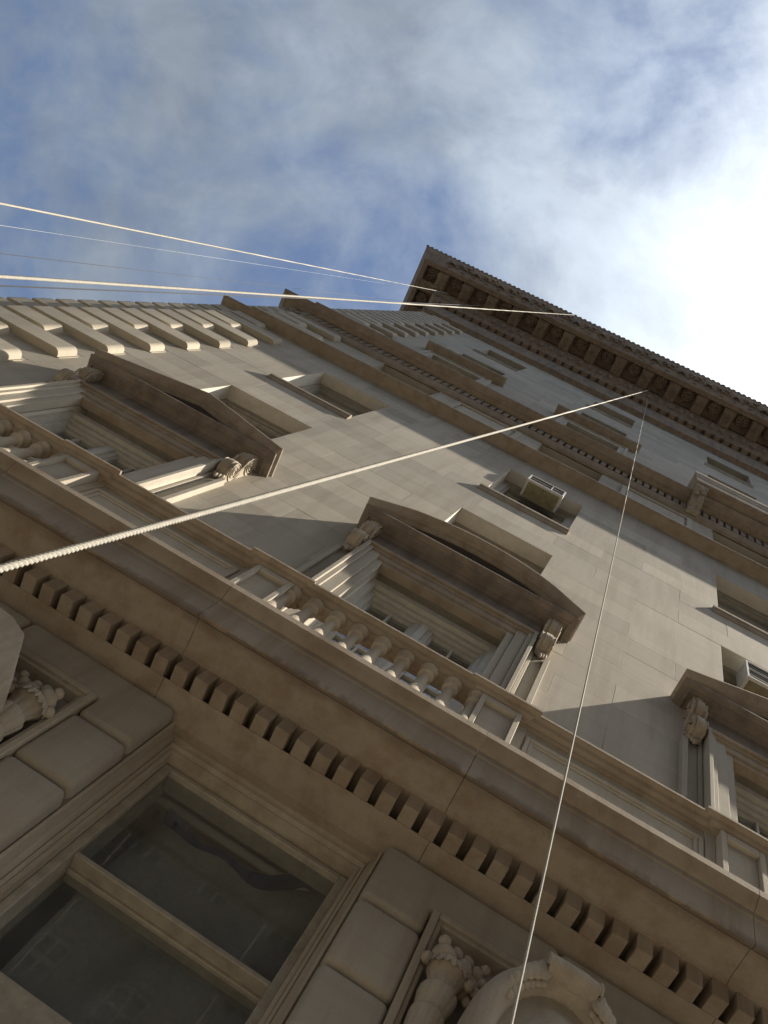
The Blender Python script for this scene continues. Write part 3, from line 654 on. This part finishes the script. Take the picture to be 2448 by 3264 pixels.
# --- carved panels: frame, cornucopia and shield
def carved_panel(c, sgn, carved=True):
    """sgn = -1: horn of plenty on the left of the shield, +1: on the right"""
    p = link('carved_panel', None, (c, 0.97, 0.6), bld); a, b, zt = c-0.213, c+0.213, 1.257
    m = MB()
    for (d0, d1, yf) in ((0.0, 0.012, 0.966), (0.0122, 0.0205, 0.972)):
        m.box(a+d0, a+d1, yf, 1.0, 0.6, zt-d0); m.box(b-d1, b-d0, yf, 1.0, 0.6, zt-d0); m.box(a+d1, b-d1, yf, 1.0, zt-d1, zt-d0)
    put('frame', m, M_CARVE, p, bevel=(0.0015, 1))
    hx = c+sgn*0.16; m = MB(); q = 40
    prof = [(0.017, 0.88), (0.019, 0.95), (0.021, 1.0), (0.0245, 1.035), (0.0258, 1.046), (0.0255, 1.050), (0.021, 1.052), (0.0235, 1.060), (0.0285, 1.085), (0.0292, 1.092), (0.028, 1.097), (0.0225, 1.100), (0.0225, 1.108), (0.025, 1.120), (0.031, 1.133), (0.0345, 1.139), (0.034, 1.143), (0.0, 1.143)]
    rg = []
    for r_, z_ in prof:
        lean = sgn*(1.10-z_)*0.08
        rg.append([(hx+lean+r_*(1-0.07*(j % 5 == 0))*math.cos(2*math.pi*j/q), 0.965+0.9*r_*(1-0.07*(j % 5 == 0))*math.sin(2*math.pi*j/q), z_) for j in range(q)])
    m.rings(rg); put('horn', m, M_CARVE, p, smooth=35)
    m = MB(); rnd = random.Random(5)
    for dx, z_, rx_, rz_ in ((-0.013, 1.162, 0.0195, 0.021), (0.018, 1.157, 0.0165, 0.023), (0.002, 1.184, 0.012, 0.012), (0.022, 1.184, 0.0115, 0.011), (0.040, 1.170, 0.011, 0.014), (0.039, 1.146, 0.0115, 0.012), (0.034, 1.128, 0.0085, 0.009), (0.046, 1.131, 0.008, 0.008), (0.040, 1.114, 0.0075, 0.008), (0.052, 1.157, 0.0085, 0.009), (-0.034, 1.148, 0.010, 0.011), (-0.021, 1.183, 0.010, 0.010), (0.050, 1.183, 0.008, 0.009)):
        x_, y_ = hx-sgn*dx, 0.955+rnd.uniform(-0.006, 0.010)
        m.rings([[(x_+rx_*math.sin(a)*(1-0.10*(j % 4 == 0))*math.cos(2*math.pi*j/20), y_+rx_*math.sin(a)*(1-0.10*(j % 4 == 0))*math.sin(2*math.pi*j/20), z_+rz_*math.cos(a)) for j in range(20)] for a in [math.pi*(0.02+0.96*q_/10) for q_ in range(11)]])
    m.ball((hx-sgn*0.018, 0.975, 1.152), (0.042, 0.022, 0.030), 14, 9)
    put('fruit', m, M_CARVE, p, smooth=60)
    m = MB()
    for i in range(11):       # drooping leaves over the rim, each with a midrib ridge
        a_ = math.pi*(1.0+i/10); cx_, cy_ = math.cos(a_), math.sin(a_)
        m.rings([[(hx+(0.0335+0.004*t_)*cx_-0.0085*w_*math.sin(math.pi*min(1, t_+0.25))*cy_, 0.965+0.9*(0.0335+0.004*t_+(0.0022 if abs(w_) < 0.1 else 0))*cy_+0.0085*w_*math.sin(math.pi*min(1, t_+0.25))*cx_, 1.145-0.020*t_-0.004*(i % 2)*t_) for w_ in (-1, -0.5, 0, 0.5, 1)] for t_ in (0, 0.3, 0.6, 0.85, 1.0)], close=False, caps=False)
    put('leaf', m, M_CARVE, p, smooth=50, kind='stuff')
    if not carved:               # left panel: an uncarved faceted boss
        prh = [(0.010, 1.211), (0.045, 1.205), (0.088, 1.183), (0.160, 1.072), (0.166, 1.03), (0.162, 0.92), (0.10, 0.80)]
        poly = [(c+x_, z_) for x_, z_ in prh]+[(c-x_, z_) for x_, z_ in prh[::-1]]
        put('boss', MB().ey(poly, 0.885, 1.0), M_CARVE, p, bevel=(0.004, 2, lambda e: all(v.co.y < 0 for v in e.verts)))
        return
    sh = link('shield', None, (c, 0.9, 0.8), p) if False else None
    m = MB(); rg = []
    zc_, rx, rz = 1.02, 0.1275, 0.185
    for j in range(64):
        t_ = 2*math.pi*j/64; ring = []
        for (dr, yy) in ((0.0, 1.0), (0.0, 0.915), (-0.003, 0.902), (-0.010, 0.893), (-0.020, 0.890), (-0.030, 0.894), (-0.040, 0.906), (-0.043, 0.915), (-0.06, 0.912), (-0.09, 0.902), (-0.118, 0.899)):
            k_ = 1.0+dr/0.1275
            ring.append((c+rx*k_*math.cos(t_), yy, zc_+(rz+dr if dr > -0.1 else rz*k_)*math.sin(t_)))
        rg.append(ring)
    m.rings(rg+[rg[0]], close=False, caps=False); m.ball((c, 0.907, zc_), (0.06, 0.010, 0.10), 16, 8)
    put('shield', m, M_CARVE, p, smooth=40)
    m = MB()                     # rolled scroll on top with volute ends
    m.tube([(c-0.040, 0.897, 1.188), (c-0.02, 0.895, 1.191), (c+0.012, 0.895, 1.191), (c+0.038, 0.897, 1.187)], [0.0225, 0.020, 0.020, 0.0215], 20)
    for s_ in (-1, 1):
        sp = [(c+s_*0.040, 0.897+(0.024-0.020*t_)*math.cos(t_*9+0.6), 1.188+(0.024-0.020*t_)*math.sin(t_*9+0.6)) for t_ in [i/26 for i in range(27)]]
        m.tube(sp, 0.0038, 6)
        m.ball((c+s_*0.041, 0.897, 1.188), (0.0045, 0.006, 0.006), 8, 5)
    put('scroll', m, M_CARVE, p, smooth=50)
    m = MB()                     # leaf veins spreading over the rim
    for s_ in (-1, 1):
        for i_ in range(7):
            a_ = math.pi/2-s_*(0.42+0.10*i_); k_ = 1.0-0.020/0.1275
            m.ball((c+rx*k_*math.cos(a_), 0.8895+0.001*i_, zc_+(rz-0.020)*math.sin(a_)), (0.013-0.0012*i_, 0.005, 0.020-0.0018*i_), 10, 6)
            m.ball((c+rx*(k_-0.09)*math.cos(a_), 0.8975, zc_+(rz-0.036)*math.sin(a_)), (0.008, 0.005, 0.010), 8, 5)
    put('leaf_spray', m, M_CARVE, p, smooth=50, kind='stuff')
carved_panel(0.291, -1, True)
carved_panel(-0.802, 1, False)

# ------------------------------------------------------------------ air conditioners
def ac_unit(x0, x1, y0, y1, z0, z1, label):
    a = link('air_conditioner', None, ((x0+x1)/2, (y0+y1)/2, z0)); t_ = 0.007
    m = MB().box(x0, x1, y0+0.012, y1, z0+0.0045, z1)
    put('casing', m, M_ACW, a, bevel=(0.002, 1))
    m = MB(); m.box(x0+0.012, x1-0.012, y0+0.014, y1-0.004, z0+0.001, z0+0.0043); put('base_pan', m, M_ACB, a)
    m = MB(); m.box(x0, x0+t_, y0, y0+0.0118, z0, z1); m.box(x1-t_, x1, y0, y0+0.0118, z0, z1); m.box(x0+t_, x1-t_, y0, y0+0.0118, z1-t_, z1); m.box(x0+t_, x1-t_, y0, y0+0.0118, z0, z0+t_)
    put('front_frame', m, M_ACW, a)
    put('grille_back', MB().box(x0+t_, x1-t_, y0+0.009, y0+0.0117, z0+t_, z1-t_), M_ACD, a)
    sl_ = MB().box(x0+t_, x1-t_, y0+0.003, y0+0.0085, 0, 0.0022)
    nn = 7
    for i in range(nn):
        zz = z0+t_+(z1-z0-2*t_)*(i+0.5)/nn
        put('slat', MB().box(x0+t_, x1-t_, y0+0.003, y0+0.0085, zz, zz+0.0024), M_ACW if i % 3 == 1 else M_ACD, a)
    xm = x0+(x1-x0)*0.64; put('mullion', MB().box(xm, xm+0.004, y0+0.0005, y0+0.0028, z0+t_, z1-t_), M_ACW, a)
    tag(a, label, 'air conditioner', 'air conditioners in the small windows')
ac_unit(-0.346, -0.157, 0.968, 1.06, 4.331, 4.446, 'boxy air conditioner in the sunlit window over the curved pediment')
ac_unit(0.728, 0.93, 0.988, 1.06, 3.25, 3.412, 'air conditioner at the right edge, in the window behind the right triangular pediment')

# ------------------------------------------------------------------ ropes and wires
def along_line(A, B, sag=0.0, n=40):
    A, B = Vector(A), Vector(B); r_ = []
    for i in range(n+1):
        t_ = i/n; p = A+(B-A)*t_; p.z -= sag*4*t_*(1-t_); r_.append(p)
    return r_
def ray(u_, v_, dist):
    d = Vector(((u_-1224)/2928.37, (v_-1632)/2928.37, 1.0)); w_ = rt*d.x+dn*d.y+fw*d.z
    return w_.normalized()*dist
def rope(name, top, near, rad, label, twist_to=7.0, sag=0.0, group='ropes slung from the cornice'):
    top, near = Vector(top), Vector(near); d = top-near; foot = near-d*((near.z-G0)/d.z)
    F, T = foot*S, top*S; L = (T-F).length; ax = (T-F)/L; u = ax.orthogonal().normalized(); w_ = ax.cross(u)
    st = []; l = 0.0; pitch_ = rad*5.0
    while l < min(twist_to, L): st.append(l); l += pitch_/9
    while l < L: st.append(l); l += pitch_*1.01
    st.append(L); m = MB(); rg = []
    for l in st:
        ph = 2*math.pi*l/pitch_; p = F+ax*l; p = p-Vector((0, 0, 1))*sag*4*(l/L)*(1-l/L); fz = 1.0+0.05*math.sin(l*61.0)*math.sin(l*17.3)
        ring = []
        for j in range(12):
            a = 2*math.pi*j/12; r_ = rad*fz*(0.58+0.46*abs(math.cos(1.5*(a-ph))))
            q_ = p+u*(r_*math.cos(a))+w_*(r_*math.sin(a)); ring.append(tuple(q_/S))
        rg.append(ring)
    m.rings(rg); ob = put(name, m, M_ROPE, o=tuple(foot), smooth=70)
    tag(ob, label, 'rope', group)
rope('rope', (-0.088, 0.79, 9.74), (-0.258, 0.261, 0.384), 0.0078, 'thickest white twisted rope slanting across the facade from the left edge', 9.0)
rope('rope', (-0.066, 0.845, 9.6), tuple(ray(1630, 3264, 3.35/S)), 0.0056, 'white rope running down the right side past the windows to the bottom edge', 13.0)
rope('rope', (-1.135, 0.452, 9.97), (-0.626, 0.240, 0.783), 0.0066, 'white rope across the lower sky, just above the corner blocks, to the cornice edge', 9.0)
rope('rope', (-2.392, 0.785, 9.73), (-0.924, 0.247, 1.115), 0.0056, 'uppermost white rope, crossing blue sky to the corner of the cornice', 9.0)
def wire(a, b, rad, mat, label):
    A, B = Vector(a), Vector(b); A2 = A-(B-A)*((A.z-G0)/(B.z-A.z)); m = MB().tube(along_line(A2, B, 0.0, 60), rad/S, 6)
    tag(put('cable', m, mat, o=tuple(A2)), label, 'cable', 'thin cables beside the ropes')
wire((-1.55, 0.40, 1.9), (-2.0, 0.56, 9.69), 0.0045, M_WIRE, 'thin dark cable just below the second rope, against the sky') if False else None
def wire_px(p0, d0, p1, d1, rad, mat, label):
    wire(ray(*p0, d0/S), ray(*p1, d1/S), rad, mat, label)
wire_px((0, 911), 6.5, (1540, 975), 31.5, 0.0052, M_WIRE, 'dark cable close under the lower sky rope, just over the corner blocks')
wire_px((0, 808), 6.5, (1300, 962), 31.0, 0.0026, M_WIRE, 'thin dark cable between the two sky ropes, ending at the cornice side')
wire_px((0, 718), 6.5, (1300, 915), 31.0, 0.0011, M_PWIRE, 'thin pale cord close below the uppermost rope in the sky')

# ------------------------------------------------------------------ building across the street (seen only mirrored in the panes)
ob_ = link('opposite_building', None, (0, -6.2, G0))
tag(ob_, 'brick building across the street mirrored faintly in the ground floor panes', 'building')
mb = MB(); oh = [(-5+1.0*i, -5+1.0*i+0.42, 0.3+1.05*j, 0.3+1.05*j+0.6) for i in range(11) for j in range(9)]
wall_with_holes(mb, -9, 12, -6.4, -6.2, G0, 9.9, oh); mb.box(-9, 12, -9, -6.401, G0, 9.85)
put('wall', mb, M_BRICK, ob_)
wm = MB(); wm.box(0, 0.42, -0.03, 0.0, 0, 0.03); wm.box(0, 0.42, -0.03, 0, 0.285, 0.31); wm.box(0, 0.42, -0.03, 0, 0.57, 0.6); wm.box(0, 0.03, -0.031, 0, 0.03, 0.57); wm.box(0.39, 0.42, -0.031, 0, 0.03, 0.57); wm.box(0.2, 0.22, -0.029, 0, 0.03, 0.57)
wm = wm.mesh('window'); wm.materials.append(M_WHITE)
for a, b, za, zb in oh: link('window', wm, (a, -6.25, za), ob_)
